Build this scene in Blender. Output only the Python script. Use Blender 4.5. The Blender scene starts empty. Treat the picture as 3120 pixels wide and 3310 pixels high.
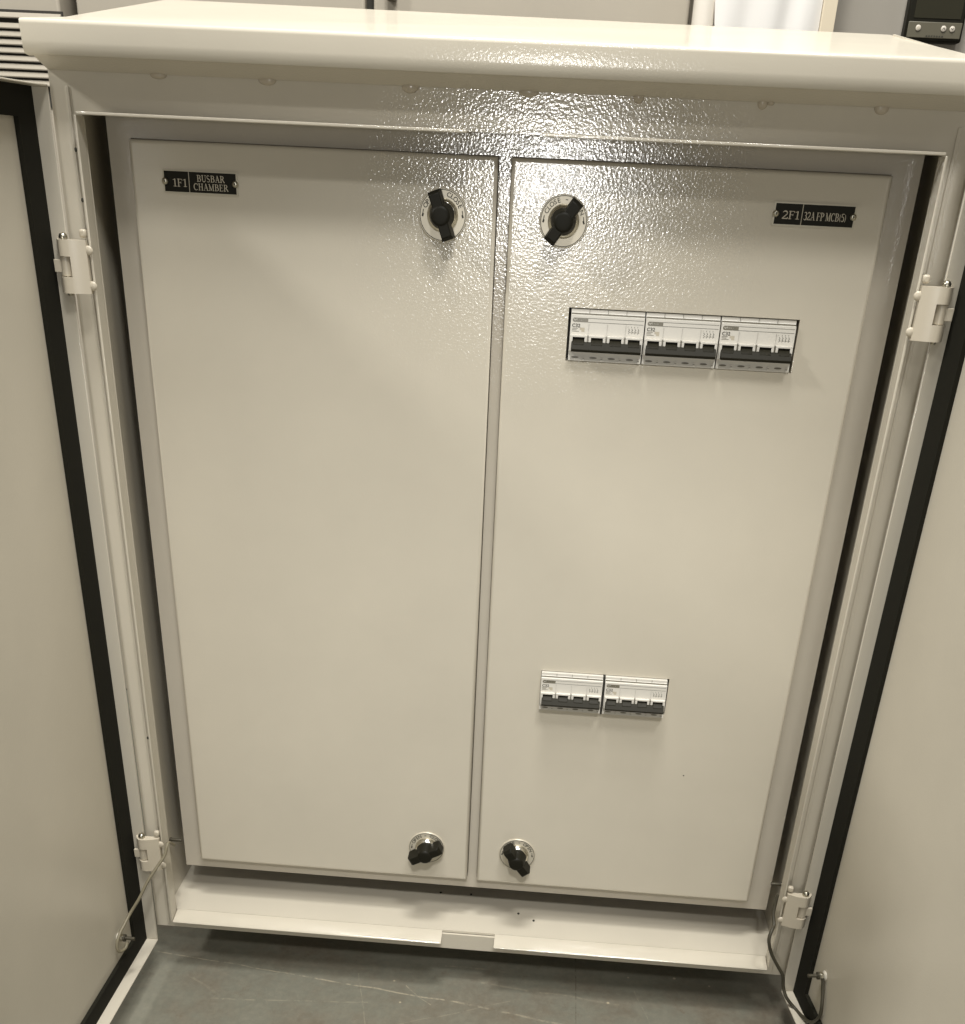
import bpy, bmesh, math, random
from mathutils import Vector, Matrix
random.seed(7)
S = bpy.context.scene
COL = S.collection
PI = math.pi

# ------------------------------------------------------------------ camera
cam_d = bpy.data.cameras.new('camera'); cam = bpy.data.objects.new('camera', cam_d); COL.objects.link(cam)
p, yw, ro = 0.503300346, -0.049780608, 0.049049045
cy_, sy_, cp_, sp_ = math.cos(yw), math.sin(yw), math.cos(p), math.sin(p)
F = Vector((sy_*cp_, cy_*cp_, -sp_)); RT = Vector((cy_, -sy_, 0)); U = RT.cross(F)
c_, s_ = math.cos(ro), math.sin(ro)
XR = c_*RT + s_*U; YU = -s_*RT + c_*U
M = Matrix((XR, YU, -F)).transposed().to_4x4(); M.translation = Vector((0.0621039, -1.1184879, 0.8467162))
cam.matrix_world = M
cam_d.sensor_fit = 'HORIZONTAL'; cam_d.sensor_width = 36.0
cam_d.lens = 36.0*3470.869/3120.0
cam_d.shift_y = (2458.46-1655.0)/3120.0
cam_d.clip_start = 0.02; cam_d.clip_end = 60
S.camera = cam

# ------------------------------------------------------------------ light
S.view_settings.view_transform = 'Standard'
S.view_settings.look = 'None'
S.view_settings.exposure = -0.02
S.view_settings.gamma = 1.0
W = bpy.data.worlds.new('World'); S.world = W; W.use_nodes = True
W.node_tree.nodes['Background'].inputs['Color'].default_value = (1.0, 0.96, 0.88, 1)
W.node_tree.nodes['Background'].inputs['Strength'].default_value = 0.105

def area(name, loc, target, sx, sy, power, color=(1.0, 0.985, 0.955)):
    d = bpy.data.lights.new(name, 'AREA'); d.shape = 'RECTANGLE'; d.size = sx; d.size_y = sy
    d.energy = power; d.color = color
    o = bpy.data.objects.new(name, d); COL.objects.link(o); o.location = loc
    o.rotation_euler = (Vector(target)-Vector(loc)).to_track_quat('-Z', 'Y').to_euler()
    return o
T0 = (0, -0.1, 0.4)
area('ceiling_light', (0.6, -1.5, 3.2), T0, 0.42, 0.42, 36)
area('ceiling_light', (0.0, -0.45, 3.2), T0, 0.6, 0.35, 50)
area('ceiling_light', (-0.3, -0.9, 3.2), T0, 0.35, 0.35, 22)
area('ceiling_light', (2.7, -1.0, 2.45), T0, 0.7, 0.7, 6)
area('ceiling_light', (-2.6, -1.0, 2.6), (0.2, -0.1, 0.3), 0.32, 0.32, 46)
area('ceiling_light', (0.1, 0.18, 2.8), (0.1, 0.18, 1.0), 0.8, 0.3, 17)
area('front_fill', (0.0, -3.4, 0.75), (0, 0, 0.45), 0.5, 0.5, 7)  # added fill lamp out of view, softly lights the cabinet front
d = bpy.data.lights.new('panel_fill_spot', 'SPOT'); d.energy = 215; d.spot_size = math.radians(17); d.spot_blend = 1.0; d.shadow_soft_size = 0.12; d.color = (1.0, 0.985, 0.955)  # added narrow spot, brightens the middle of the inner doors
o = bpy.data.objects.new('panel_fill_spot', d); COL.objects.link(o); o.location = (0.15, -2.5, 2.9)
o.rotation_euler = (Vector((-0.02, 0, 0.36))-Vector(o.location)).to_track_quat('-Z', 'Y').to_euler()
d = bpy.data.lights.new('lamp_across_the_room', 'AREA'); d.shape = 'DISK'; d.size = 0.20; d.energy = 5.0; d.color = (1.0, 0.98, 0.94)
o = bpy.data.objects.new('lamp_across_the_room', d); COL.objects.link(o); o.location = (-0.02, -2.6, 0.835)
o.rotation_euler = (Vector((0, 0, 0.8))-Vector(o.location)).to_track_quat('-Z', 'Y').to_euler()

# ------------------------------------------------------------------ materials
def mat(name, col, rough=0.5, metal=0.0, spec=0.5):
    m = bpy.data.materials.new(name); m.use_nodes = True
    b = m.node_tree.nodes['Principled BSDF']
    b.inputs['Base Color'].default_value = (*col, 1); b.inputs['Roughness'].default_value = rough
    b.inputs['Metallic'].default_value = metal; b.inputs['Specular IOR Level'].default_value = spec
    return m, m.node_tree, b
def node(nt, t, **kw):
    n = nt.nodes.new(t)
    for k, v in kw.items():
        if k in n.inputs: n.inputs[k].default_value = v
        else: setattr(n, k, v)
    return n

def paint(name, col, bump=1.0, coat=1.0, scale=410.0, rough=0.075):
    """structured powder coat: matt base under a pimpled gloss coat"""
    m, nt, b = mat(name, col, 0.6, 0, 0.15)
    L = nt.links
    tc = node(nt, 'ShaderNodeTexCoord')
    geo = node(nt, 'ShaderNodeNewGeometry')
    n1 = node(nt, 'ShaderNodeTexNoise'); n1.inputs['Scale'].default_value = scale; n1.inputs['Detail'].default_value = 2.0; n1.inputs['Roughness'].default_value = 0.45
    L.new(geo.outputs['Position'], n1.inputs['Vector'])
    bp = node(nt, 'ShaderNodeBump'); bp.inputs['Strength'].default_value = 1.0; bp.inputs['Distance'].default_value = 0.00020*bump
    L.new(n1.outputs['Fac'], bp.inputs['Height'])
    b.inputs['Coat Weight'].default_value = coat; b.inputs['Coat IOR'].default_value = 1.6; b.inputs['Coat Roughness'].default_value = rough
    L.new(bp.outputs['Normal'], b.inputs['Coat Normal'])
    bp2 = node(nt, 'ShaderNodeBump'); bp2.inputs['Strength'].default_value = 0.35; bp2.inputs['Distance'].default_value = 0.00012
    L.new(n1.outputs['Fac'], bp2.inputs['Height']); L.new(bp2.outputs['Normal'], b.inputs['Normal'])
    # faint handling marks and uneven tone
    n2 = node(nt, 'ShaderNodeTexNoise'); n2.inputs['Scale'].default_value = 5.0; n2.inputs['Detail'].default_value = 6.0; n2.inputs['Roughness'].default_value = 0.6
    L.new(geo.outputs['Position'], n2.inputs['Vector'])
    r2 = node(nt, 'ShaderNodeMapRange'); r2.inputs['From Min'].default_value = .3; r2.inputs['From Max'].default_value = .7; r2.inputs['To Min'].default_value = .955; r2.inputs['To Max'].default_value = 1.04
    L.new(n2.outputs['Fac'], r2.inputs['Value'])
    mx = node(nt, 'ShaderNodeVectorMath', operation='SCALE'); mx.inputs[0].default_value = col
    L.new(r2.outputs['Result'], mx.inputs['Scale']); L.new(mx.outputs['Vector'], b.inputs['Base Color'])
    return m
CREAM = (0.596, 0.547, 0.444)
M_PAINT = paint('cream_structured_paint', CREAM)
M_DOOR = paint('cream_door_paint', CREAM, bump=1.6, coat=0.5, rough=0.25)
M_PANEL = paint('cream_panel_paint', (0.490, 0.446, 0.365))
M_ROOF = paint('cream_canopy_paint', CREAM, bump=0.8, coat=0.45, rough=0.10)
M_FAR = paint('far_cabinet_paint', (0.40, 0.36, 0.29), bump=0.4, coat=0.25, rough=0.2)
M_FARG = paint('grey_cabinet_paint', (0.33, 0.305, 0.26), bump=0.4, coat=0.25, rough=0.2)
M_HINGE = mat('cream_hinge_enamel', (0.56, 0.50, 0.39), 0.3)[0]
M_GASK = mat('black_foam_rubber', (0.013, 0.012, 0.007), 0.85, 0, 0.2)[0]
M_BLACK = mat('black_plastic', (0.010, 0.009, 0.005), 0.5, 0, 0.18)[0]
M_DARK = mat('inner_plate_paint', (0.30, 0.26, 0.20), 0.8)[0]
M_CHROME = mat('bright_chrome', (0.74, 0.71, 0.62), 0.20, 1.0)[0]
M_STEEL = mat('zinc_steel', (0.50, 0.47, 0.38), 0.32, 1.0)[0]
M_BOLT = mat('dark_bolt_steel', (0.10, 0.09, 0.065), 0.4, 0.6)[0]
M_DIAL = mat('dial_silver', (0.60, 0.55, 0.44), 0.35, 0.25)[0]
M_INK = mat('black_ink', (0.03, 0.028, 0.018), 0.6)[0]
M_INKG = mat('grey_ink', (0.10, 0.095, 0.07), 0.6)[0]
M_LET = mat('engraved_letter', (0.50, 0.45, 0.35), 0.6)[0]
M_PLATE = mat('nameplate_black', (0.011, 0.010, 0.005), 0.5, 0, .15)[0]
M_PLEDGE = mat('nameplate_edge', (0.50, 0.46, 0.36), 0.35, .2)[0]
M_MCB = mat('breaker_white', (0.66, 0.63, 0.56), 0.38)[0]
M_MCBG = mat('breaker_grey_rim', (0.17, 0.155, 0.115), 0.3)[0]
M_TOG = mat('toggle_dark', (0.018, 0.016, 0.009), 0.55, 0, 0.2)[0]
M_CABLE = mat('earth_cable', (0.20, 0.175, 0.115), 0.45)[0]
M_CABLED = mat('dark_earth_cable', (0.055, 0.048, 0.030), 0.5)[0]
M_PAPER = mat('white_wrapping', (0.72, 0.70, 0.66), 0.7)[0]
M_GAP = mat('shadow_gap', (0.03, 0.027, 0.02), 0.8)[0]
M_SCREEN = mat('device_screen', (0.030, 0.028, 0.018), 0.15)[0]
M_STRIP = mat('device_strip', (0.10, 0.09, 0.06), 0.5)[0]
M_BTN = mat('device_button', (0.55, 0.5, 0.42), 0.4)[0]
M_FOAM = mat('sealant_clear', (0.50, 0.44, 0.34), 0.2)[0]
M_WASH = mat('bright_washer', (0.80, 0.76, 0.66), 0.3, 0.3)[0]

def floor_mat():
    m, nt, b = mat('painted_concrete', (0.16, 0.16, 0.12), 0.45, 0, 0.35)
    L = nt.links
    geo = node(nt, 'ShaderNodeNewGeometry')
    def noise(sc, det, ro=.6, vec=None):
        n = node(nt, 'ShaderNodeTexNoise'); n.inputs['Scale'].default_value = sc; n.inputs['Detail'].default_value = det; n.inputs['Roughness'].default_value = ro
        L.new(vec or geo.outputs['Position'], n.inputs['Vector']); return n
    def ramp(src, stops):
        r = node(nt, 'ShaderNodeValToRGB'); e = r.color_ramp.elements
        e[0].position, e[0].color = stops[0][0], (*stops[0][1], 1); e[1].position, e[1].color = stops[-1][0], (*stops[-1][1], 1)
        for q, cc in stops[1:-1]:
            x = e.new(q); x.color = (*cc, 1)
        L.new(src, r.inputs['Fac']); return r
    big = noise(9, 8, .68)
    base = ramp(big.outputs['Fac'], [(.32, (.148, .124, .090)), (.44, (.163, .150, .115)), (.53, (.170, .167, .131)), (.70, (.200, .194, .154))])
    cur = base.outputs['Color']
    def mix(fac, col, cur):
        x = node(nt, 'ShaderNodeMix', data_type='RGBA'); x.inputs[7].default_value = (*col, 1)
        L.new(fac, x.inputs[0]); L.new(cur, x.inputs[6]); return x.outputs[2]
    fine = noise(110, 4, .7)
    fr = ramp(fine.outputs['Fac'], [(.40, (0, 0, 0)), (.75, (.35, .35, .35))]); cur = mix(fr.outputs['Color'], (.27, .25, .19), cur)
    br = noise(38, 5, .75)
    brr = ramp(br.outputs['Fac'], [(.60, (0, 0, 0)), (.75, (.5, .5, .5))]); cur = mix(brr.outputs['Color'], (.12, .085, .055), cur)
    # pale chips
    vo = node(nt, 'ShaderNodeTexVoronoi'); vo.inputs['Scale'].default_value = 24; L.new(geo.outputs['Position'], vo.inputs['Vector'])
    vr = ramp(vo.outputs['Distance'], [(.030, (.85, .85, .85)), (.055, (0, 0, 0))]); cur = mix(vr.outputs['Color'], (.50, .43, .30), cur)
    # scratches: each a line segment worn through the paint
    sep = node(nt, 'ShaderNodeSeparateXYZ'); L.new(geo.outputs['Position'], sep.inputs[0])
    def mth(op, a, bb=None):
        n = node(nt, 'ShaderNodeMath', operation=op)
        for i, v in enumerate((a, bb)):
            if v is None: continue
            if isinstance(v, (int, float)): n.inputs[i].default_value = v
            else: L.new(v, n.inputs[i])
        return n.outputs[0]
    wob = noise(14, 3, .5); brk = noise(70, 3, .7)
    def scratch(x0, y0, x1, y1, w, a, col, cur, amp=.010):
        l = math.hypot(x1-x0, y1-y0); ux, uy = (x1-x0)/l, (y1-y0)/l
        dx = mth('SUBTRACT', sep.outputs[0], x0); dy = mth('SUBTRACT', sep.outputs[1], y0)
        t = mth('ADD', mth('MULTIPLY', dx, ux), mth('MULTIPLY', dy, uy))
        q = mth('ADD', mth('SUBTRACT', mth('MULTIPLY', dy, ux), mth('MULTIPLY', dx, uy)), mth('MULTIPLY', mth('SUBTRACT', wob.outputs['Fac'], .5), amp))
        near = mth('SUBTRACT', 1.0, mth('DIVIDE', mth('ABSOLUTE', q), w))
        near = mth('MAXIMUM', mth('MINIMUM', mth('MULTIPLY', near, 2.0), 1), 0)
        inn = mth('MULTIPLY', mth('GREATER_THAN', t, 0), mth('LESS_THAN', t, l))
        bb2 = mth('MAXIMUM', mth('MINIMUM', mth('MULTIPLY', mth('SUBTRACT', brk.outputs['Fac'], .40), 6.0), 1), 0)
        f = mth('MULTIPLY', mth('MULTIPLY', mth('MULTIPLY', near, inn), bb2), a*.72)
        return mix(f, col, cur)
    pale = (.42, .37, .27)
    for a in [(-.418, -.0186, -.20, -.0466, .0011, .75), (-.20, -.0466, -.0066, -.0702, .0016, .95), (-.0066, -.0702, .20, -.11, .0022, .55),
              (-.0762, -.046, -.040, -.080, .0008, .7), (-.32, -.10, -.12, -.085, .0016, .35), (-.12, -.14, .06, -.06, .0012, .3),
              (.02, -.03, .20, -.05, .0022, .3), (-.03, .0, .05, -.004, .002, .4), (-.36, -.06, -.30, -.10, .002, .25), (.06, -.12, .30, -.075, .0016, .35),
              (-.28, -.16, .30, -.17, .0018, .4), (-.14, -.03, -.10, -.20, .0009, .35), (.22, -.02, .26, -.16, .0009, .3)]:
        cur = scratch(*a, pale, cur)
    cur = scratch(.1439, .05, .1437, -.9, .0011, .8, (.07, .06, .04), cur, .001)
    L.new(cur, b.inputs['Base Color'])
    bp = node(nt, 'ShaderNodeBump'); bp.inputs['Strength'].default_value = .5; bp.inputs['Distance'].default_value = .0008
    L.new(fine.outputs['Fac'], bp.inputs['Height']); L.new(bp.outputs['Normal'], b.inputs['Normal'])
    return m
M_FLOOR = floor_mat()

# ------------------------------------------------------------------ mesh helpers
class MB:
    def __init__(s): s.v = []; s.f = []; s.m = []
    def add(s, vs, fs, mi=0):
        b = len(s.v); s.v += [tuple(v) for v in vs]
        for f in fs: s.f.append(tuple(b+i for i in f)); s.m.append(mi)
        return s
    def box(s, x0, x1, y0, y1, z0, z1, mi=0):
        if x0 > x1: x0, x1 = x1, x0
        if y0 > y1: y0, y1 = y1, y0
        if z0 > z1: z0, z1 = z1, z0
        vs = [(x, y, z) for z in (z0, z1) for y in (y0, y1) for x in (x0, x1)]
        return s.add(vs, [(0, 2, 3, 1), (4, 5, 7, 6), (0, 1, 5, 4), (2, 6, 7, 3), (0, 4, 6, 2), (1, 3, 7, 5)], mi)
    def sweep(s, prof, a, b, axis='x', mi=0, skew=None):
        """closed profile (2D) extruded from a to b. axis x: prof=(y,z); axis z: prof=(x,y); axis y: prof=(x,z)"""
        def P(q, t):
            if axis == 'x': return (t, q[0], q[1])
            if axis == 'z': return (q[0], q[1], t)
            return (q[0], t, q[1])
        n = len(prof)
        vs = [P(q, a) for q in prof]+[P(q, b) for q in prof]
        fs = [(i, (i+1) % n, n+(i+1) % n, n+i) for i in range(n)]+[tuple(range(n))[::-1], tuple(range(n, 2*n))]
        return s.add(vs, fs, mi)
    def cyl(s, c, ax, prof, n=32, mi=0, mis=None):
        """lathe about axis ax from centre c: prof = [(dist along axis, radius)...]"""
        ax = Vector(ax).normalized(); t = Vector((0, 0, 1)) if abs(ax.z) < .9 else Vector((1, 0, 0))
        u = ax.cross(t).normalized(); w = ax.cross(u); c = Vector(c)
        vs = []
        for h, r in prof:
            for k in range(n):
                a = 2*PI*k/n; vs.append(c+ax*h+(u*math.cos(a)+w*math.sin(a))*r)
        b0 = len(s.v); s.v += [tuple(v) for v in vs]
        for j in range(len(prof)-1):
            for k in range(n):
                s.f.append((b0+j*n+k, b0+j*n+(k+1) % n, b0+(j+1)*n+(k+1) % n, b0+(j+1)*n+k)); s.m.append(mis[j] if mis else mi)
        s.f.append(tuple(b0+k for k in range(n))[::-1]); s.m.append(mis[0] if mis else mi)
        s.f.append(tuple(b0+(len(prof)-1)*n+k for k in range(n))); s.m.append(mis[-1] if mis else mi)
        return s
    def ball(s, c, r, sc=(1, 1, 1), n=14, mi=0):
        vs = []; fs = []
        for i in range(n+1):
            th = PI*i/n
            for k in range(2*n):
                ph = PI*k/n; vs.append((c[0]+r*sc[0]*math.sin(th)*math.cos(ph), c[1]+r*sc[1]*math.sin(th)*math.sin(ph), c[2]+r*sc[2]*math.cos(th)))
        for i in range(n):
            for k in range(2*n): fs.append((i*2*n+k, i*2*n+(k+1) % (2*n), (i+1)*2*n+(k+1) % (2*n), (i+1)*2*n+k))
        return s.add(vs, fs, mi)
    def tube(s, pts, r, n=10, mi=0, sub=6):
        P = [Vector(q) for q in pts]
        if sub > 1:
            Q = []
            for i in range(len(P)-1):
                a, b, c, d = P[max(i-1, 0)], P[i], P[i+1], P[min(i+2, len(P)-1)]
                for k in range(sub):
                    t = k/sub
                    Q.append(.5*((2*b)+(c-a)*t+(2*a-5*b+4*c-d)*t*t+(3*b-a-3*c+d)*t**3))
            Q.append(P[-1]); P = Q
        vs = []; nrm = None
        for i, q in enumerate(P):
            T = (P[min(i+1, len(P)-1)]-P[max(i-1, 0)]).normalized()
            if nrm is None: nrm = T.orthogonal().normalized()
            nrm = (nrm-T*nrm.dot(T)).normalized(); bn = T.cross(nrm)
            rr = r[min(i*len(r)//len(P), len(r)-1)] if isinstance(r, (list, tuple)) else r
            for k in range(n):
                a = 2*PI*k/n; vs.append(q+(nrm*math.cos(a)+bn*math.sin(a))*rr)
        fs = [(i*n+k, i*n+(k+1) % n, (i+1)*n+(k+1) % n, (i+1)*n+k) for i in range(len(P)-1) for k in range(n)]
        fs += [tuple(range(n))[::-1], tuple((len(P)-1)*n+k for k in range(n))]
        return s.add(vs, fs, mi)
    def xf(s, fn, start=0):
        s.v = s.v[:start]+[tuple(fn(Vector(v))) for v in s.v[start:]]; return s

def build(name, mb, mats, parent=None, loc=(0, 0, 0), bevel=0, seg=2, smooth=False, ang=35):
    me = bpy.data.meshes.new(name); me.from_pydata(mb.v, [], mb.f)
    if not isinstance(mats, (list, tuple)): mats = [mats]
    for m in mats: me.materials.append(m)
    for q, mi in zip(me.polygons, mb.m): q.material_index = mi
    bm = bmesh.new(); bm.from_mesh(me); bmesh.ops.recalc_face_normals(bm, faces=bm.faces); bm.to_mesh(me); bm.free()
    o = bpy.data.objects.new(name, me); COL.objects.link(o); o.location = loc
    if parent: o.parent = parent
    if bevel:
        b = o.modifiers.new('bevel', 'BEVEL'); b.width = bevel; b.segments = seg; b.limit_method = 'ANGLE'; b.angle_limit = math.radians(30)
    if smooth or bevel:
        for q in me.polygons: q.use_smooth = True
        try: me.set_sharp_from_angle(angle=math.radians(ang))
        except Exception: pass
    return o
def thing(name, label, cat, loc=(0, 0, 0), group=None):
    o = bpy.data.objects.new(name, None); COL.objects.link(o); o.location = loc; o.empty_display_size = .02
    o['label'] = label; o['category'] = cat
    if group: o['group'] = group
    return o
def tag(o, label, cat, group=None):
    o['label'] = label; o['category'] = cat
    if group: o['group'] = group
    return o

# sans text turned into flat polygons
_tc = {}
def glyphs(body):
    if body in _tc: return _tc[body]
    cu = bpy.data.curves.new('t', 'FONT'); cu.body = body; cu.size = 1.0; cu.resolution_u = 3; cu.offset = 0.012
    ob = bpy.data.objects.new('t', cu); COL.objects.link(ob)
    dg = bpy.context.evaluated_depsgraph_get(); dg.update()
    me = ob.evaluated_get(dg).to_mesh()
    vs = [(v.co.x, v.co.y) for v in me.vertices]; fs = [tuple(q.vertices) for q in me.polygons]
    ob.evaluated_get(dg).to_mesh_clear()
    bpy.data.objects.remove(ob); bpy.data.curves.remove(cu)
    xs = [v[0] for v in vs] or [0]; w = max(xs); x0 = min(xs)
    _tc[body] = (vs, fs, x0, w); return _tc[body]
def text(mb, body, x, z, y, h, mi, sx=1.0, rot=0.0):
    """x,z = left baseline, h = capital height; lies in the plane y, facing -y"""
    vs, fs, x0, w = glyphs(body); k = h/0.69
    c, s = math.cos(rot), math.sin(rot)
    mb.add([(x+(vx-x0)*k*sx*c-vz*k*s, y, z+(vx-x0)*k*sx*s+vz*k*c) for vx, vz in vs], fs, mi)
    return (w-x0)*k*sx
def stroke(mb, pts, w, y, mi, t=.00012):
    """flat pen stroke in the x-z plane; w number or list per point"""
    for i in range(len(pts)-1):
        (x0, z0), (x1, z1) = pts[i], pts[i+1]; l = math.hypot(x1-x0, z1-z0) or 1e-9
        nx, nz = -(z1-z0)/l, (x1-x0)/l
        a = w[i] if isinstance(w, (list, tuple)) else w; b = w[i+1] if isinstance(w, (list, tuple)) else w
        ex, ez = (x1-x0)/l*min(a, b)*.25, (z1-z0)/l*min(a, b)*.25
        mb.add([(x0-ex+nx*a/2, y-i*1e-6, z0-ez+nz*a/2), (x0-ex-nx*a/2, y-i*1e-6, z0-ez-nz*a/2), (x1+ex-nx*b/2, y-i*1e-6, z1+ez-nz*b/2), (x1+ex+nx*b/2, y-i*1e-6, z1+ez+nz*b/2)], [(0, 1, 2, 3)], mi)
def rect(mb, x0, x1, z0, z1, y, mi): mb.add([(x0, y, z0), (x1, y, z0), (x1, y, z1), (x0, y, z1)], [(0, 1, 2, 3)], mi)
# serif capitals, unit height; K thick, k thin
K, k = .13, .055
def arc(cx, cz, rx, rz, a0, a1, n=10): return [(cx+rx*math.cos(math.radians(a0+(a1-a0)*i/n)), cz+rz*math.sin(math.radians(a0+(a1-a0)*i/n))) for i in range(n+1)]
def sf(x, z, w=.3): return ([(x-w/2, z), (x+w/2, z)], k)
def aw(n=11, hi=K, lo=k): return [lo+(hi-lo)*math.sin(PI*i/(n-1)) for i in range(n)]
G = {
 '1': (.5, [([(.27, 0), (.27, .98)], K), sf(.27, .02, .36), ([(.27, .98), (.06, .86)], k)]),
 '2': (.62, [(arc(.28, .72, .22, .26, 160, -30), aw()), ([(.47, .58), (.06, .06)], K*.8), ([(.04, .04), (.54, .04), (.57, .18)], K*.8)]),
 '3': (.58, [(arc(.25, .75, .2, .23, 150, -80), aw()), (arc(.25, .28, .24, .27, 90, -150), aw())]),
 '5': (.58, [([(.5, .97), (.17, .97), (.10, .58)], k*1.5), (arc(.24, .31, .25, .30, 120, -150), aw())]),
 'F': (.66, [([(.18, 0), (.18, 1)], K), sf(.18, .02), ([(.05, .98), (.58, .98), (.6, .8)], k), ([(.18, .53), (.47, .53)], k), ([(.46, .64), (.46, .42)], k)]),
 'B': (.72, [([(.18, 0), (.18, 1)], K), ([(.05, .98), (.35, .98)], k), (arc(.34, .76, .2, .22, 90, -90), aw()), (arc(.36, .28, .24, .26, 90, -90), aw()), ([(.18, .54), (.38, .54)], k), ([(.05, .02), (.36, .02)], k)]),
 'U': (.78, [([(.17, 1), (.17, .3)], K), (arc(.39, .3, .22, .28, 180, 360), aw(11, K, k)), ([(.61, .3), (.61, 1)], k), sf(.17, .98), sf(.61, .98, .26)]),
 'S': (.6, [(arc(.29, .75, .2, .23, 30, 220), aw(11, .09, k)), ([(.14, .60), (.45, .38)], K), (arc(.28, .26, .21, .25, 45, -150), aw(11, .09, k))]),
 'A': (.76, [([(.37, 1), (.13, .02)], k), ([(.37, 1), (.62, .02)], K), ([(.2, .36), (.53, .36)], k), sf(.13, .02, .24), sf(.62, .02, .28)]),
 'R': (.76, [([(.18, 0), (.18, 1)], K), ([(.05, .98), (.35, .98)], k), (arc(.34, .75, .2, .23, 90, -90), aw()), ([(.18, .52), (.36, .52)], k), ([(.36, .52), (.68, .02)], K), sf(.18, .02), sf(.67, .02, .16)]),
 'C': (.72, [(arc(.40, .5, .32, .49, 45, 315, 16), aw(17)), ([(.64, .98), (.64, .72)], k)]),
 'H': (.82, [([(.18, 0), (.18, 1)], K), ([(.62, 0), (.62, 1)], K), ([(.18, .52), (.62, .52)], k), sf(.18, .02, .28), sf(.62, .02, .28), sf(.18, .98, .28), sf(.62, .98, .28)]),
 'M': (.95, [([(.16, 0), (.16, 1)], k), ([(.16, 1), (.45, .05)], K), ([(.45, .05), (.76, 1)], k), ([(.76, 1), (.76, 0)], K), sf(.16, .02, .24), sf(.76, .02, .26), sf(.13, .98, .18), sf(.8, .98, .18)]),
 'E': (.68, [([(.18, 0), (.18, 1)], K), ([(.05, .98), (.56, .98), (.58, .8)], k), ([(.18, .52), (.45, .52)], k), ([(.45, .62), (.45, .42)], k), ([(.05, .02), (.58, .02), (.62, .2)], k)]),
 'P': (.64, [([(.18, 0), (.18, 1)], K), ([(.05, .98), (.35, .98)], k), (arc(.34, .73, .22, .25, 90, -90), aw()), ([(.18, .48), (.36, .48)], k), sf(.18, .02)]),
 '(': (.34, [(arc(.42, .42, .3, .62, 130, 230), aw(11, .09, k))]),
 ')': (.34, [(arc(-.1, .42, .3, .62, 50, -50), aw(11, .09, k))]),
 ' ': (.25, []),
}
def serif(mb, body, x, z, y, h, width, mi):
    tot = sum(G[c][0] for c in body); sx = width/tot
    for c in body:
        adv, st = G[c]
        for j, (pts, w) in enumerate(st):
            kk = (h+sx)/2*1.0
            stroke(mb, [(x+px*sx, z+pz*h) for px, pz in pts], [a*kk for a in w] if isinstance(w, list) else w*kk, y-j*2e-5, mi)
        x += adv*sx

# ------------------------------------------------------------------ floor
FZ = -0.085
fl = build('floor', MB().add([(-8, -8, FZ), (8, -8, FZ), (8, 8, FZ), (-8, 8, FZ)], [(0, 1, 2, 3)]), M_FLOOR); fl['kind'] = 'structure'

# ------------------------------------------------------------------ enclosure
E = thing('electrical_enclosure', 'cream painted outdoor electrical cabinet with sloping canopy and both outer doors swung open', 'cabinet')
XO, XI = .4035, .376          # outer side, opening half width
ZB, ZT = -.030, .915         # body bottom / top
YF, YL = -.032, -.050        # frame face, lip edge
OB, OT = -.0040, .8735
b = MB()
for s in (-1, 1):
    b.box(s*XO, s*(XO-.002), YF+.003, .33, ZB, ZT)                    # side wall
b.box(-XO+.002, XO-.002, .327, .33, ZB, ZT)                            # back
b.box(-XO+.002, XO-.002, YF+.003, .327, ZT-.003, ZT)
b.box(-XO+.002, XO-.002, YF+.003, .327, ZB, ZB+.002)
build('body', b, M_PAINT, E)
b = MB()
for s in (-1, 1): b.box(s*XO, s*(XI+.0012), YF, YF+.003, ZB, ZT)
b.box(-XI-.0012, XI+.0012, YF, YF+.003, OT+.0012, ZT)
b.box(-XI-.0012, XI+.0012, YF, YF+.003, ZB, OB-.0035)
build('front_frame', b, M_PAINT, E)
for s in (-1, 1):
    build('side_liner', MB().box(s*.3880, s*.3905, YF+.0034, .12, OB, .905), M_PAINT, E)
# sill plate inside the opening
b = MB(); b.box(-.4012, .4012, YF+.0035, .2, OB-.003, OB)
build('sill', b, M_PAINT, E)
# rain lips: folded strips standing proud round the opening, broken at the latch notches
NX0, NX1 = -.0325, .0342
def lip_bottom(x0, x1):
    return MB().sweep([(YF+.0033, OB), (YF-.001, OB-.0004), (YL+.001, OB-.0042), (YL-.0003, OB-.0056), (YL+.001, OB-.0072), (YF-.001, OB-.0042), (YF+.0033, OB-.0032)], x0, x1)
for x0, x1 in ((-XI+.0005, NX0), (NX1, XI-.0005)):
    build('rain_lip', lip_bottom(x0, x1), M_PAINT, E, bevel=.0003)
for x0, x1 in ((-XI, NX0+.001), (NX1, XI)):
    b = MB().box(x0, x1, YL, YF, OT-.0004, OT+.0022)
    build('rain_lip', b, M_PAINT, E, bevel=.0007)
for s in (-1, 1):
    b = MB().box(s*XI, s*(XI+.0022), YL, YF, OB-.004, OT-.0006)
    b.box(s*XI, s*(XI+.0012), YF, -.030, OB, OT-.0006)
    build('rain_lip', b, M_PAINT, E, bevel=.0007)
# raised fold along the frame face beside the hinge side
for s in (-1, 1):
    b = MB().box(s*.3895, s*.3862, YF-.0012, YF, ZB+.004, .895)
    build('frame_rib', b, M_PAINT, E, bevel=.0007)
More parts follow.
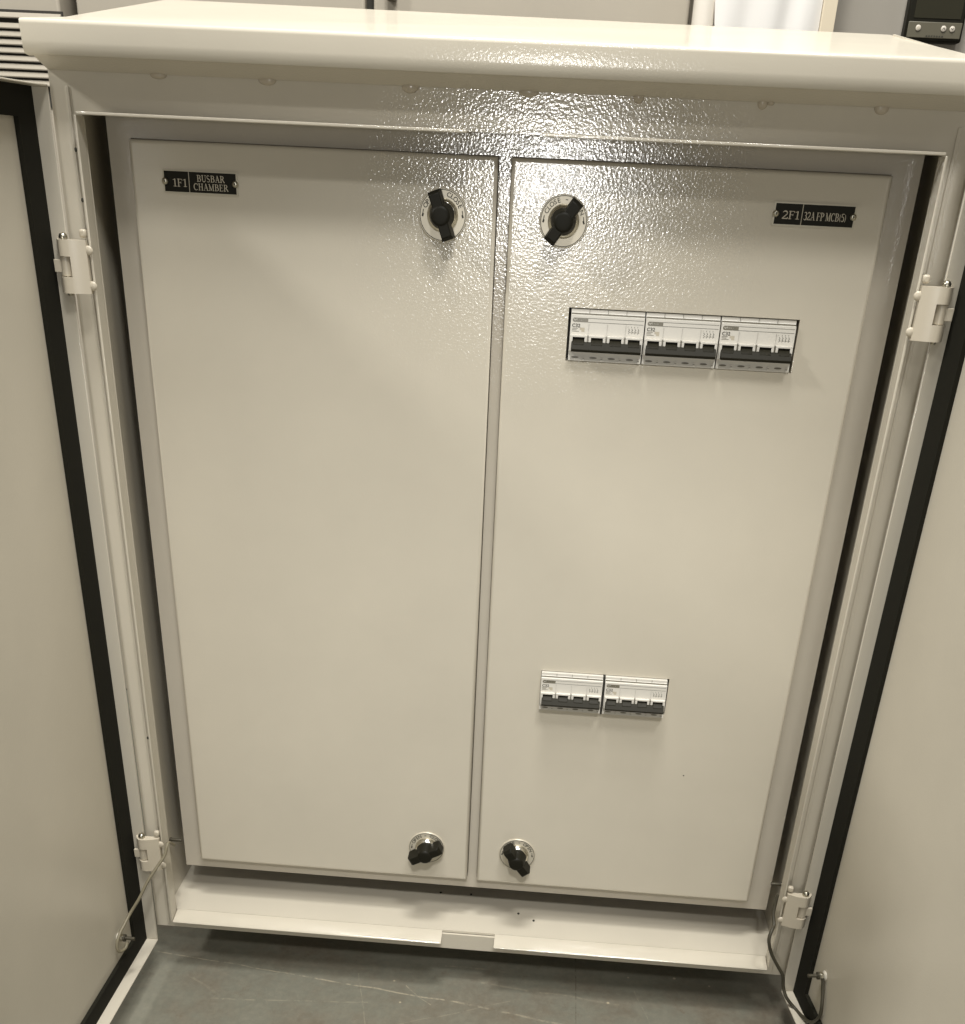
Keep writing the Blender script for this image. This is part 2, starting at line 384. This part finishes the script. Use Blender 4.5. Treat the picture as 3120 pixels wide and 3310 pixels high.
# canopy
prof = [(-.058, .9145), (-.0655, .9155), (-.0680, .9195), (-.0682, .9250), (-.0690, .9370), (-.0688, .9392), (-.0676, .9402), (-.0655, .9407), (-.056, .9418), (.03, .9512), (.345, .9985),
        (.352, .9975), (.354, .990), (.354, .955), (.350, .955), (.346, .990), (.03, .9470), (-.052, .9385), (-.0600, .9360), (-.0640, .9300), (-.0636, .9200), (-.058, .9185)]
b = MB(); n = len(prof); XC = .407
for s in (-1, 1):
    for (y, z) in prof: b.v.append((s*XC, y+(.02*s if y > .3 else 0), z))
b.f += [(i, (i+1) % n, n+(i+1) % n, n+i) for i in range(n)]; b.m += [0]*n
# end skirts
for s in (-1, 1):
    b.sweep([(-.062, .9165), (.34, .9165), (.34, .9965), (.03, .950), (-.062, .9395)], s*XC, s*(XC-.0025))
b.f = [f for f in b.f]
build('canopy', b, M_ROOF, E, smooth=True, ang=50)
# turned-back underside of the canopy
b = MB().sweep([(-.0645, .9162), (-.0605, .9150), (-.0322, .9062), (-.0322, .9105), (-.060, .9188), (-.0635, .9188)], -XC+.004, XC-.004)
build('canopy_underside', b, M_PAINT, E, bevel=.0006)
# sealant blobs squeezed out under the canopy
for x, w, h in ((-.3044, .0075, .0032), (-.2081, .008, .0042), (-.0831, .0075, .0052), (.0197, .0088, .0042), (.1139, .0048, .0052), (.2193, .0045, .0052), (.2262, .003, .002), (.3194, .0062, .0050)):
    b = MB(); b.ball((x, YF-.0005, .9062), 1, (w, .0035, h), 10)
    build('sealant_blob', b, M_FOAM, E, smooth=True)
# small bolt heads / chips on sill and frame
for x, y in ((-.0433, .0504), (-.0027, .0516), (.0623, .0176), (.0826, .005)):
    b = MB().ball((x, y, OB+.0004), .0016, (1, 1.3, .4), 6); build('paint_chip', b, M_INK, E, smooth=True)
for x, z in ((-.3790, .8062), (-.3795, .846), (-.379, .255)):
    b = MB().ball((x, YL+.0003, z), .0013, (1, .5, 1.5), 6); build('paint_chip', b, M_INK, E, smooth=True)

# inner mounting panel: frame bars round the two inner doors
PX0, PX1, PZ0, PZ1 = -.3722, .3752, .0385, .895
LX = (-.3496, -.0062); RX = (.0062, .3489); DZ = (.055, .857)
YP = .0100
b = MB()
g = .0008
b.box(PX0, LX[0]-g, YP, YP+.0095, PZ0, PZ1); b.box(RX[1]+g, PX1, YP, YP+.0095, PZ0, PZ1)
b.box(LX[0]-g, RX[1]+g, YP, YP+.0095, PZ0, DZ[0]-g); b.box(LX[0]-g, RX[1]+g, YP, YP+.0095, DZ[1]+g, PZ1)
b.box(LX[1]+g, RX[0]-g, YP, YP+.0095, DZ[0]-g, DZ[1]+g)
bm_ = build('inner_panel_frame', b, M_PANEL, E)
b = MB()
b.box(PX0+.004, PX1-.004, .0195, .0215, PZ0+.004, PZ1-.004)
build('backing_plate', b, M_DARK, E)
def door_plate(x0, x1, holes):
    xs = sorted({x0, x1, *[h[0] for h in holes], *[h[1] for h in holes]}); zs = sorted({DZ[0], DZ[1], *[h[2] for h in holes], *[h[3] for h in holes]})
    bm = bmesh.new(); V = {}
    def vv(x, z):
        if (x, z) not in V: V[(x, z)] = bm.verts.new((x, 0, z))
        return V[(x, z)]
    for i in range(len(xs)-1):
        for j in range(len(zs)-1):
            cx, cz = (xs[i]+xs[i+1])/2, (zs[j]+zs[j+1])/2
            if any(h[0] < cx < h[1] and h[2] < cz < h[3] for h in holes): continue
            bm.faces.new([vv(xs[i], zs[j]), vv(xs[i+1], zs[j]), vv(xs[i+1], zs[j+1]), vv(xs[i], zs[j+1])])
    r = bmesh.ops.extrude_face_region(bm, geom=bm.faces[:])
    for v in r['geom']:
        if isinstance(v, bmesh.types.BMVert): v.co.y = .018
    # round the four outer corners and the front arris
    ce = [e for e in bm.edges if abs(e.verts[0].co.y-e.verts[1].co.y) > .01 and e.verts[0].co.x in (x0, x1) and any(abs(e.verts[0].co.z-z) < 1e-6 for z in DZ)]
    bmesh.ops.bevel(bm, geom=ce, offset=.0035, segments=4, affect='EDGES', profile=.5)
    bmesh.ops.recalc_face_normals(bm, faces=bm.faces); bm.normal_update()
    lw = bm.edges.layers.float.new('bevel_weight_edge')
    for e in bm.edges:
        m = (e.verts[0].co+e.verts[1].co)/2
        if abs(e.verts[0].co.y) > 1e-6 or abs(e.verts[1].co.y) > 1e-6 or not any(abs(f.normal.y) < .5 for f in e.link_faces): continue
        hole = any(h[0]-1e-5 <= m.x <= h[1]+1e-5 and h[2]-1e-5 <= m.z <= h[3]+1e-5 for h in holes)
        e[lw] = .12 if hole else 1.0
    me = bpy.data.meshes.new('inner_door'); bm.to_mesh(me); bm.free()
    me.materials.append(M_PAINT)
    o = bpy.data.objects.new('inner_door', me); COL.objects.link(o); o.parent = E
    md = o.modifiers.new('bevel', 'BEVEL'); md.width = .0034; md.segments = 5; md.limit_method = 'WEIGHT'
    for q in me.polygons: q.use_smooth = True
    me.set_sharp_from_angle(angle=math.radians(30))
    return o
MU = (.0685, .2884, .6850, .7335); ML = (.0685, .2125, .3065, .3520)
doorL = door_plate(*LX, []); doorL['label'] = 'left inner door with the BUSBAR CHAMBER nameplate'
doorR = door_plate(*RX, [MU, ML]); doorR['label'] = 'right inner door with two breaker cut-outs'
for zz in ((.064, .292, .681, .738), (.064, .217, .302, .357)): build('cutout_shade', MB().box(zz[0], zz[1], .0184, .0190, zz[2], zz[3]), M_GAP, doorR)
build('spacer', MB().box(.1386, .1406, -.0050, .010, .3045, .3516), M_GAP, doorR)
tag_speck = build('paint_chip', MB().ball((.2448, 0, .2297), .0008, (1, .5, 1), 6), M_INK, doorR)

# rotary locks
def lock(door, x, z, ang, words, faded=False):
    R_ = .0226
    b = MB()
    b.cyl((x, -.0002, z), (0, -1, 0), [(0, R_), (.0012, R_), (.0018, R_-.0007), (.0018, R_-.0012)], 56, mi=0)
    yd = -.0021
    for i in range(56):                                              # printed ring
        a0, a1 = 2*PI*i/56, 2*PI*(i+1)/56; r0, r1 = .0209, .0215
        b.add([(x+r*math.cos(a), yd-.0001, z+r*math.sin(a)) for r, a in ((r0, a0), (r1, a0), (r1, a1), (r0, a1))], [(0, 1, 2, 3)], 1)
    tot = len(words); span = math.radians(128)
    for i, ch in enumerate(words):
        if ch == ' ': continue
        a = PI/2+span/2-span*i/(tot-1)
        hh = .0040; r = .0160
        vs, fs, x0, w = glyphs(ch); wd = (w-x0)*hh/.69
        if ch == '-':
            zc = r+hh*.5; px, pz = x+zc*math.cos(a), z+zc*math.sin(a)
            stroke(b, [(px+math.sin(a)*-.001, pz+math.cos(a)*.001), (px+math.sin(a)*.001, pz-math.cos(a)*.001)], .0007, yd-.0001, 1); continue
        px = x+r*math.cos(a)-wd/2*math.sin(a); pz = z+r*math.sin(a)+wd/2*math.cos(a)
        text(b, ch, px, pz, yd-.0001, hh, 2 if faded else 1, 1.0, a-PI/2)
    for s in (-1, 1):                                                # small arrows at nine and three o'clock
        ax = x+s*.0182
        stroke(b, [(ax, z+.0042), (ax+s*.0006, z-.0004)], .0007, yd-.0001, 1); stroke(b, [(ax+s*.0002, z+.0006), (ax+s*.0007, z-.0012)], .0016, yd-.00012, 1)
    o = build('dial_plate', b, [M_DIAL, M_INK, M_INKG], door, smooth=True)
    b = MB().cyl((x, -.002, z), (0, -1, 0), [(0, .0146), (.0012, .0146), (.0035, .0138), (.0060, .0122), (.0066, .0108), (.0066, .0100)], 48)
    build('collar', b, M_CHROME, door, smooth=True, ang=50)
    b = MB().cyl((x, -.0072, z), (0, -1, 0), [(0, .0118), (.0050, .0112), (.0120, .0098), (.0165, .0088), (.0178, .0070), (.0180, .003)], 40)
    n0 = len(b.v); H = .0214; wdt = .0058
    # winged bar: chamfered, a bit narrower at the top
    pf = [(-H, -.0055), (-H, -.0205), (-H+.003, -.0240), (H-.003, -.0240), (H, -.0205), (H, -.0055), (H-.006, -.0040), (-H+.006, -.0040)]
    m2 = MB(); vs = []
    for s in (-1, 1):
        for q, y in pf: vs.append((s*(wdt if y > -.022 else wdt-.0012), y, q))
    nn = len(pf)
    m2.add(vs, [(i, (i+1) % nn, nn+(i+1) % nn, nn+i) for i in range(nn)]+[tuple(range(nn))[::-1], tuple(range(nn, 2*nn))])
    ca, sa = math.cos(ang), math.sin(ang)
    m2.xf(lambda v: Vector((x+v.x*ca+v.z*sa, v.y, z-v.x*sa+v.z*ca)))
    b.add(m2.v, m2.f)
    kn = build('knob', b, M_BLACK, door, bevel=.0007)
    return o
lock(doorL, -.0556, .8072, math.radians(-20), 'OPEN - CLOSE')
lock(doorR, .0571, .8072, math.radians(36), 'CLOSE - OPEN', True)
lock(doorL, -.0580, .1010, math.radians(62), 'OPEN - CLOSE')
lock(doorR, .0553, .1010, math.radians(-38), 'CLOSE - OPEN')

# ------------------------------------------------------------------ nameplates
def nameplate(x0, x1, z0, z1, split, left, lines, label, skew=0):
    r = thing('nameplate', label, 'nameplate', (x0, 0, z0), 'nameplates on the inner doors')
    w, h = x1-x0, z1-z0
    b = MB().box(-.0016, w+.0016, -.0011, -.0002, -.0013, h+.0013, 0); rect(b, 0, w, 0, h, -.00125, 1)
    build('plate', b, [M_PLEDGE, M_PLATE], r)
    b = MB(); stroke(b, [(split, 0), (split, h)], .0006, -.00140, 0)
    serif(b, left[0], left[1], left[2], -.00145, left[3], left[4], 0)
    for t in lines: serif(b, t[0], t[1], t[2], -.00145, t[3], t[4], 0)
    build('lettering', b, M_LET, r)
    for sx in (.0008, w-.0008):
        b = MB().cyl((sx, -.0013, h*.50), (0, -1, 0), [(0, .0030), (.0008, .0030), (.0018, .0022), (.0022, .0012)], 20); b.cyl((sx, -.0034, h*.50), (0, -1, 0), [(0, .0010), (.0003, .0009)], 8, mi=1)
        build('screw', b, [M_STEEL, M_BOLT], r, smooth=True, ang=60)
    return r
nameplate(-.3180, -.2500, .8155, .8325, .0235, ('1F1', .0078, .0045, .0062, .0138), [('BUSBAR', .0310, .0092, .0054, .0265), ('CHAMBER', .0275, .0022, .0054, .0330)],
          'small black plate reading 1F1 BUSBAR CHAMBER on the left inner door')
nameplate(.2492, .3205, .8140, .8310, .0245, ('2F1', .0066, .0046, .0064, .0160), [('32A FP MCB(5)', .0262, .0044, .0064, .0385)],
          'small black plate reading 2F1 32A FP MCB(5) on the right inner door')

# ------------------------------------------------------------------ circuit breakers (one built, the rest copied)
BW, BH = .0712, .0480
def breaker():
    r = thing('circuit_breaker', 'x', 'circuit breaker', (0, 0, 0), 'four-pole C32 circuit breakers')
    b = MB(); g = .0002
    # side profile (y, z), z down from the top edge of the cut-out
    body = [(.006, -.0004), (-.0008, -.0004), (-.0010, -.0032), (-.0022, -.0050), (-.0048, -.0058), (-.0054, -.0215), (-.0054, -.0382), (-.0024, -.0384), (-.0036, -.0470), (-.0030, -.0476), (.006, -.0476)]
    b.sweep(body, g, BW-g, 'x', 0)
    # grey rim line under the glossy top ledge
    b.box(.0004, BW-.0004, -.0026, -.0016, -.0050, -.0038, 1)
    P = BW/4
    build('housing', b, [M_MCB, M_MCBG], r)
    # toggle bays: raised white cheeks with dark wells
    b = MB(); y0 = -.0054
    for i in range(4):
        a = i*P
        b.box(a+.0008, a+.0031, y0-.0034, y0+.0006, -.0378, -.0248, 0); b.box(a+P-.0031, a+P-.0008, y0-.0034, y0+.0006, -.0378, -.0248, 0)
        b.box(a+.0008, a+P-.0008, y0-.0034, y0+.0006, -.0250, -.0230, 0)
        rect(b, a+.0031, a+P-.0031, -.0378, -.0250, y0-.0004, 1)
    build('toggle_surround', b, [M_MCB, M_BLACK], r, bevel=.0003, seg=1)
    b = MB()
    for i in range(4):
        a = i*P
        b.sweep([(y0+.002, -.0258), (y0-.0045, -.0278), (y0-.0075, -.0310), (y0-.0060, -.0355), (y0+.002, -.0355)], a+.0036, a+P-.0036, 'x', 0)
    b.sweep([(y0-.0030, -.0288), (y0-.0055, -.0290), (y0-.0102, -.0354), (y0-.0082, -.0378), (y0-.0030, -.0378)], .0022, BW-.0016, 'x', 0)
    build('toggle_bar', b, M_TOG, r, bevel=.0005, seg=2)
    # print
    b = MB(); yt = -.0058
    def yf(z): return -.0048-.0006*((-z-.0058)/.0157)-.0001
    def bar(x0, x1, z0, z1, mi): b.add([(x0, yf(z0)-.00003, z0), (x1, yf(z0)-.00003, z0), (x1, yf(z1)-.00003, z1), (x0, yf(z1)-.00003, z1)], [(0, 1, 2, 3)], mi)
    zt_, zb_ = -.0078, -.0116; rr = (zt_-zb_)/2; zc = (zt_+zb_)/2
    pts = [(.0038+rr*math.cos(math.radians(90+180*i/10)), zc+rr*math.sin(math.radians(90+180*i/10))) for i in range(11)]+[(.0168, zb_), (.0168, zt_)]
    b.add([(x, yf(z)-.00003, z) for x, z in pts], [tuple(range(len(pts)))], 1)
    for i, (xa, ww) in enumerate(((.0036, .0016), (.0060, .0010), (.0076, .0012), (.0094, .0010), (.0110, .0016))):
        bar(xa, xa+ww, zc-.0003-.0002*(i % 2), zc+.0004, 2)
    stroke(b, [(.0030, zc+.0008), (.0044, zc-.0006), (.0062, zc+.0011)], .0004, yf(zc)-.0001, 2)
    bar(.0168, BW-.0012, zt_-.0003, zt_, 0); bar(.0168, BW-.0012, zb_, zb_+.0003, 0)
    text(b, 'C32', .0018, -.0163, yf(-.0163)-.00012, .0031, 0, 1.05)
    for i, (ww) in enumerate((.0058, .0046, .0070)): bar(.0018, .0018+ww, -.0177-.0013*i, -.0172-.0013*i, 1)
    bar(.0094, .0140, -.0186, -.0166, 3); bar(.0110, .0140, -.0204, -.0186, 3)
    for i in range(4):                                               # pole diagram
        x = .0565+.0030*i; z = -.0150
        stroke(b, [(x, z), (x, z-.0010), (x+.0009, z-.0014), (x-.0002, z-.0026), (x+.0009, z-.0036), (x, z-.0042), (x, z-.0050)], .00032, yf(z)-.00012, 0)
        text(b, str(2*i+1), x-.0010, z+.0006, yf(z)-.0001, .0011, 0); text(b, str(2*i+2), x-.0012, z-.0064, yf(z)-.0001, .0011, 0)
    stroke(b, [(.0570, -.0186), (.0668, -.0186)], .0002, yf(-.0186)-.00012, 1)
    build('front_print', b, [M_INK, M_MCBG, M_MCB, M_LET], r)
    # pole seams
    b = MB()
    for i in range(1, 4):
        x = i*P
        b.box(x-.00005, x+.00005, -.00555, -.0050, -.0218, -.0125, 0); b.box(x-.0003, x+.0003, y0-.0036, y0, -.0378, -.0232, 0); b.box(x-.0002, x+.0002, -.0016, -.0008, -.0036, -.0004, 0)
    build('pole_seam', b, M_MCBG, r)
    # lower terminal cover with oval marks
    b = MB()
    for i in range(4):
        cx = i*P+P*.38; z = -.0440
        pts = [(cx+.0036*math.cos(2*PI*q/16), -.00345, z+.0009*math.sin(2*PI*q/16)) for q in range(16)]
        b.add(pts, [tuple(range(16))], 0)
        b.box(i*P+P*.80, i*P+P*.90, -.0042, -.0028, -.0470, -.0432, 1)
        rect(b, i*P+P*.80, i*P+P*.90, -.0448, -.0444, -.0044, 0)
    build('terminal_mark', b, [M_MCBG, M_MCB], r)
    return r
def copy_thing(o):
    c = o.copy(); COL.objects.link(c)
    for ch in list(o.children):
        d = ch.copy(); COL.objects.link(d); d.parent = c
    return c
B0 = breaker()
spots = [(.0708, .7330, 'leftmost C32 breaker in the upper row of three, beside the black gap'),
         (.1428, .7330, 'middle C32 breaker in the upper row of three'),
         (.2148, .7330, 'rightmost C32 breaker in the upper row of three'),
         (.0686, .3518, 'left C32 breaker of the lower pair, grey toggle bar down'),
         (.1408, .3518, 'right C32 breaker of the lower pair, beside the dark gap')]
src = B0
for i, (x, z, lab) in enumerate(spots):
    o = src if i == 0 else copy_thing(src)
    sz = 1.0 if i < 3 else .965
    o.location = (x, .0022 if i < 3 else -.0034, z); o.scale = (1.0 if i < 3 else .98, 1.0 if i < 3 else .95, sz); o['label'] = lab

# ------------------------------------------------------------------ outer doors
def outer_door(s, deg, label):
    """s=-1 left, +1 right; door opened so that its inner face looks towards the other door. Local: u = along door away from hinge, n = inner normal"""
    hx, hy = s*.4150, -.0470
    th = math.radians(deg)
    def T(v):       # v=(n, u, z): n towards cabinet centre, u away from the hinge
        n, u, z = v
        ux, uy = s*math.sin(th), -math.cos(th); nx, ny = -s*math.cos(th), -math.sin(th)
        return Vector((hx+ux*u+nx*n, hy+uy*u+ny*n, z))
    W_, Z0, Z1 = .400, -.0425, .8945
    r = bpy.data.objects.new('outer_door', None); COL.objects.link(r); r.parent = E; r['label'] = label; r.empty_display_size = .02
    def bd(name, mb, m, bevel=0, seg=2): mb.xf(T); return build(name, mb, m, r, bevel=bevel, seg=seg)
    bd('door_skin', MB().box(-.0040, -.0025, 0, W_, Z0, Z1), M_DOOR)
    b = MB().box(-.0025, .0165, -.0010, .0010, Z0+.0015, Z1-.0015)
    bd('edge_flange', b, M_PAINT, .0009)
    bd('edge_flange', MB().box(-.0025, .0165, .0, W_, Z0, Z0+.0015), M_DOOR, .0005)
    bd('edge_flange', MB().box(-.0025, .0165, .0, W_, Z1-.0015, Z1), M_DOOR, .0005)
    bd('edge_flange', MB().box(-.0025, .0165, W_-.0015, W_, Z0+.0015, Z1-.0015), M_DOOR, .0005)
    gw = .0240
    b = MB()
    b.box(-.0025, .0020, .0010, .0335, Z0+.0015, Z1-.0015)
    b.box(-.0025, .0020, .0335, W_-.0015, Z0+.0015, Z0+.0015+gw)
    b.box(-.0025, .0020, .0335, W_-.0015, Z1-.0015-gw, Z1-.0015)
    b.box(-.0025, .0020, W_-.0015-gw, W_-.0015, Z0+.0015+gw, Z1-.0015-gw)
    bd('gasket', b, M_GASK)
    return r, T
dL, TL = outer_door(-1, 1.2, 'left outer door swung open square to the cabinet')
dR, TR = outer_door(1, 7.5, 'right outer door swung open wider than the left one')

# ------------------------------------------------------------------ hinges
def hinge(s, z0, label):
    """z0 = bottom of the leaf"""
    r = bpy.data.objects.new('hinge', None); COL.objects.link(r); r.parent = E; r['label'] = label; r.empty_display_size = .01
    H = .0455; X = lambda q: s*q
    b = MB()
    # wrapped leaf (plan profile x,y), thick sheet curling round the pin on the outer side
    def plan(xi):
        return [(X(xi), -.0500), (X(xi), -.0545), (X(.3840), -.0580), (X(.3960), -.0592), (X(.4030), -.0580), (X(.4068), -.0548), (X(.4078), -.0505), (X(.4050), -.0495)]
    def fr(x):      # outer face of the curled sheet
        t = (x-.3790)/.0288
        return -.0545-.0052*math.sin(min(1, t*1.35)*PI*.5) if t < .74 else -.0597+.0085*((t-.74)/.26)**2
    def strip(x0, x1, za, zb, nseg):
        xs = [x0+(x1-x0)*i/nseg for i in range(nseg+1)]
        b.sweep([(X(x), fr(x)) for x in xs]+[(X(x), max(fr(x)+.0035, -.0500) if x > .402 else -.0500) for x in xs[::-1]], za, zb, 'z')
    strip(.3790, .3935, z0, z0+H, 8); strip(.3935, .4078, z0, z0+.0140, 8); strip(.3935, .4078, z0+.0315, z0+H, 8)
    build('leaf', b, M_HINGE, r, smooth=True, ang=40)
    b = MB().cyl((X(.4003), -.0520, z0+.0145), (0, 0, 1), [(0, .0056), (.0165, .0056)], 24)
    b.box(X(.4010), X(.4110), -.0560, -.0520, z0+.0175, z0+.0285)
    build('knuckle', b, M_HINGE, r, bevel=.0005)
    b = MB().cyl((X(.4000), -.0535, z0-.0025), (0, 0, 1), [(0, .0016), (.0008, .0022), (.0030, .0022), (.030, .0022), (H+.0030, .0022), (H+.0031, .0038), (H+.0050, .0040), (H+.0072, .0030), (H+.0080, .0012)], 20)
    build('pin', b, M_STEEL, r, smooth=True, ang=50)
    for zz in (z0+.0370, z0+.0068):
        b = MB().ball((X(.3778), -.0532, zz), 1, (.0044, .0018, .0042), 9)
        build('rivet', b, M_HINGE, r, smooth=True)
    b = MB().box(X(.3788), X(.3852), -.0530, -.0475, z0+H+.0018, z0+H+.0090)
    build('lug', b, M_HINGE, r, bevel=.0018)
    return r
hinge(-1, .7280, 'upper left hinge'); hinge(1, .7270, 'upper right hinge'); hinge(-1, .0735, 'lower left hinge'); hinge(1, .0640, 'lower right hinge')

# ------------------------------------------------------------------ earthing cables
def cable(label, pts, body_bolt, stud_T, stud_at, s, m, r=.0019):
    o = thing('earthing_cable', label, 'cable', (0, 0, 0), 'earthing cables between cabinet and doors')
    build('cable', MB().tube(pts, r, 12), m, o, smooth=True)
    b = MB().cyl(body_bolt, (s, 0, 0), [(-.0010, .0032), (.0012, .0032), (.0012, .0022), (.014, .0022)], 16); build('bolt', b, M_BOLT, o, smooth=True, ang=40)
    n, u, z = stud_at
    b = MB(); b.cyl((0, 0, 0), (1, 0, 0), [(0, .0022), (.0210, .0022), (.0215, .0016)], 16); b.xf(lambda v: stud_T((n+v.x, u+v.y, z+v.z))); build('stud', b, M_BOLT, o, smooth=True, ang=40)
    b = MB(); b.cyl((0.0003, 0, 0), (1, 0, 0), [(0, .0058), (.0008, .0060), (.0018, .0052), (.0026, .0030)], 24); b.xf(lambda v: stud_T((n+v.x, u+v.y, z+v.z))); build('washer', b, M_WASH, o, smooth=True, ang=40)
    b = MB(); b.cyl((.0036, 0, 0), (1, 0, 0), [(0, .0048), (.0040, .0048)], 6); b.xf(lambda v: stud_T((n+v.x, u+v.y, z+v.z))); build('nut', b, M_STEEL, o, bevel=.0004)
    b = MB(); b.cyl((.0078, 0, 0), (1, 0, 0), [(0, .0046), (.0022, .0046)], 18); b.xf(lambda v: stud_T((n+v.x, u+v.y, z+v.z))); build('cable_lug', b, M_BOLT, o, smooth=True, ang=40)
    return o
ptsL = [(-.3700, -.02, .0925), (-.3700, -.045, .1105), (-.3714, -.0556, .1008), (-.3776, -.0621, .0935), (-.3899, -.0667, .0821), (-.4032, -.0723, .0654), (-.4150, -.0778, .0435), (-.4165, -.0834, .0300)]
ptsL = [(-.3700, -.030, .0950), (-.3692, -.05, .1113), (-.3714, -.0600, .1000), (-.3776, -.0680, .0900), (-.3880, -.0800, .0740), (-.3975, -.0900, .0540), (-.4070, -.0980, .0380), (-.4110, -.1120, .0290), (-.4130, -.1220, .0240), (-.4140, -.1310, .0160), (-.4120, -.1330, .0060), (-.4080, -.1240, .0040), (-.4070, -.1170, .0090)]
cable('thin brass-coloured earthing cable looping from the left side wall to the left outer door', ptsL, (-.3816, -.0105, .0895), TL, (-.0024, .070, .0143), 1, M_CABLE)
ptsR = [(.3713, -.04, .0979), (.3690, -.046, .0767), (.3700, -.056, .0650), (.3665, -.064, .0620), (.3640, -.07, .0516), (.3701, -.07, .0328), (.3809, -.07, .0143), (.3897, -.07, -.0006), (.3936, -.07, -.0183),
        (.3984, -.0756, -.0292), (.4093, -.0811, -.0400), (.4150, -.0960, -.0385), (.4200, -.1120, -.0330), (.4230, -.1220, -.0220), (.4245, -.1280, -.0080), (.4240, -.1270, .0080), (.4240, -.1180, .0230), (.4225, -.1130, .0360)]
cable('dark earthing cable hanging from the right side wall to the right outer door', ptsR, (.3830, -.0105, .0930), TR, (-.0024, .0640, .0375), -1, M_CABLED, .0021)

# ------------------------------------------------------------------ things standing behind
# louvred cabinet
r = thing('louvred_cabinet', 'cream cabinet with a bank of ventilation louvres behind the upper left corner', 'cabinet', (-.83, .75, FZ))
b = MB().box(-.62, .12, .003, .42, .0, 1.70)
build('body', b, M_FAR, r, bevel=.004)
for j in range(9):
    z = 1.1045-.01*1.02*j-(.0 if j == 0 else .003)
    x1 = .1225 if j == 0 else .094
    b = MB().sweep([(.0025, z), (-.0015, z-.0002), (-.0052, z-.0062), (-.0046, z-.0076), (.0025, z-.0066)], -.36, x1)
    build('louvre', b, M_FAR, r, smooth=True, ang=30)
b = MB().box(-.362, .125, .0008, .0026, .985, 1.108)
build('louvre_backing', b, M_GAP, r)
# middle cabinet with double doors
r = thing('double_door_cabinet', 'cream two-door cabinet standing behind the canopy with a dark gap between its doors', 'cabinet', (0, .75, FZ))
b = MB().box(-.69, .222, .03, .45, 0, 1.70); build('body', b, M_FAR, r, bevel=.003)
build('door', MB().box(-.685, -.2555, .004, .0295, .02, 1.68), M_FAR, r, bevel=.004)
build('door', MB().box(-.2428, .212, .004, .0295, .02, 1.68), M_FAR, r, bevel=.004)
build('centre_gap', MB().box(-.2553, -.2430, .022, .0292, .02, 1.68), M_GAP, r)
build('handle', MB().box(-.222, -.208, -.012, .0035, 1.137, 1.26), M_STRIP, r, bevel=.003)
# wrapped white sheet
def sheetx():
    b = MB(); nx, nz = 26, 40; x0, x1, z0, z1 = .245, .388, FZ, 1.35
    for side in (0, 1):
        for j in range(nz+1):
            for i in range(nx+1):
                u, v = i/nx, j/nz
                wv = .004*math.sin(u*7+v*9)+.003*math.sin(u*17-v*14+1)+.0015*random.random()
                ex = .0022*math.sin(v*53)+.0015*math.sin(v*131) if i == 0 else 0
                b.v.append((x0+(x1-x0)*u+ex, .700+wv+side*.012, z0+(z1-z0)*v))
    N1 = (nx+1)*(nz+1)
    for side in (0, 1):
        for j in range(nz):
            for i in range(nx):
                a = side*N1+j*(nx+1)+i; q = (a, a+1, a+nx+2, a+nx+1); b.f.append(q if side == 0 else q[::-1]); b.m.append(0)
    for j in range(nz):
        for i in (0, nx):
            a = j*(nx+1)+i; b.f.append((a, a+nx+1, a+nx+1+N1, a+N1)); b.m.append(0)
    for i in range(nx):
        a = nz*(nx+1)+i; b.f.append((a, a+1, a+1+N1, a+N1)); b.m.append(0)
    return b
o = build('wrapping_sheet', sheetx(), M_PAPER, smooth=True, ang=60); tag(o, 'tall white wrapping sheet standing between the cream and the grey cabinet', 'sheet')
o = build('corner_board', MB().box(.3885, .4075, .700, .745, FZ, 1.35), mat('cream_board', (.62, .54, .40), .6)[0], bevel=.001); tag(o, 'narrow cream edge board to the right of the white sheet', 'board')
o = build('rolled_sheet', MB().cyl((.229, .722, FZ), (0, 0, 1), [(0, .0155), (1.4, .0155)], 28), mat('pale_roll', (.74, .69, .60), .5)[0], smooth=True, ang=50); tag(o, 'pale rolled sheet standing upright to the left of the white sheet', 'roll')
# grey cabinet and controller
r = thing('grey_cabinet', 'grey control cabinet behind the upper right corner', 'cabinet', (.80, .76, FZ))
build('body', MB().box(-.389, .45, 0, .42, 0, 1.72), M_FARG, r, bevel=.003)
r = thing('digital_controller', 'black panel-mounted controller with three round buttons on the grey cabinet', 'controller', (.553, .75, 1.03))
def dev(b): return b.xf(lambda v: Vector((v.x, v.y, v.z)))
build('bezel', MB().box(-.0395, .0405, -.012, .009, .0, .105), M_BLACK, r, bevel=.003)
build('screen', MB().box(-.031, .034, -.0128, -.0115, .0275, .099), M_SCREEN, r, bevel=.0004)
build('button_strip', MB().box(-.0365, .0375, -.0135, -.0115, .0045, .0235), M_STRIP, r, bevel=.0008)
for x, ch in ((-.0225, ''), (.0125, '^'), (.0245, 'v')):
    b = MB().cyl((x, -.0134, .0160), (0, -1, 0), [(0, .0036), (.0012, .0036), (.0018, .0028)], 20)
    if ch: stroke(b, [(x-.0016, .0152 if ch == '^' else .0170), (x, .0172 if ch == '^' else .0150), (x+.0016, .0152 if ch == '^' else .0170)], .0007, -.0154, 1)
    else: b.cyl((x, -.0151, .0160), (0, -1, 0), [(0, .0016), (.0003, .0016)], 12, mi=2)
    build('button', b, [M_BTN, M_INK, M_LET], r, smooth=True, ang=50)
b = MB()
for i in range(7): rect(b, -.010+i*.0036, -.0078+i*.0036, .0062, .0078, -.0139, 0)
build('maker_mark', b, M_INK, r)
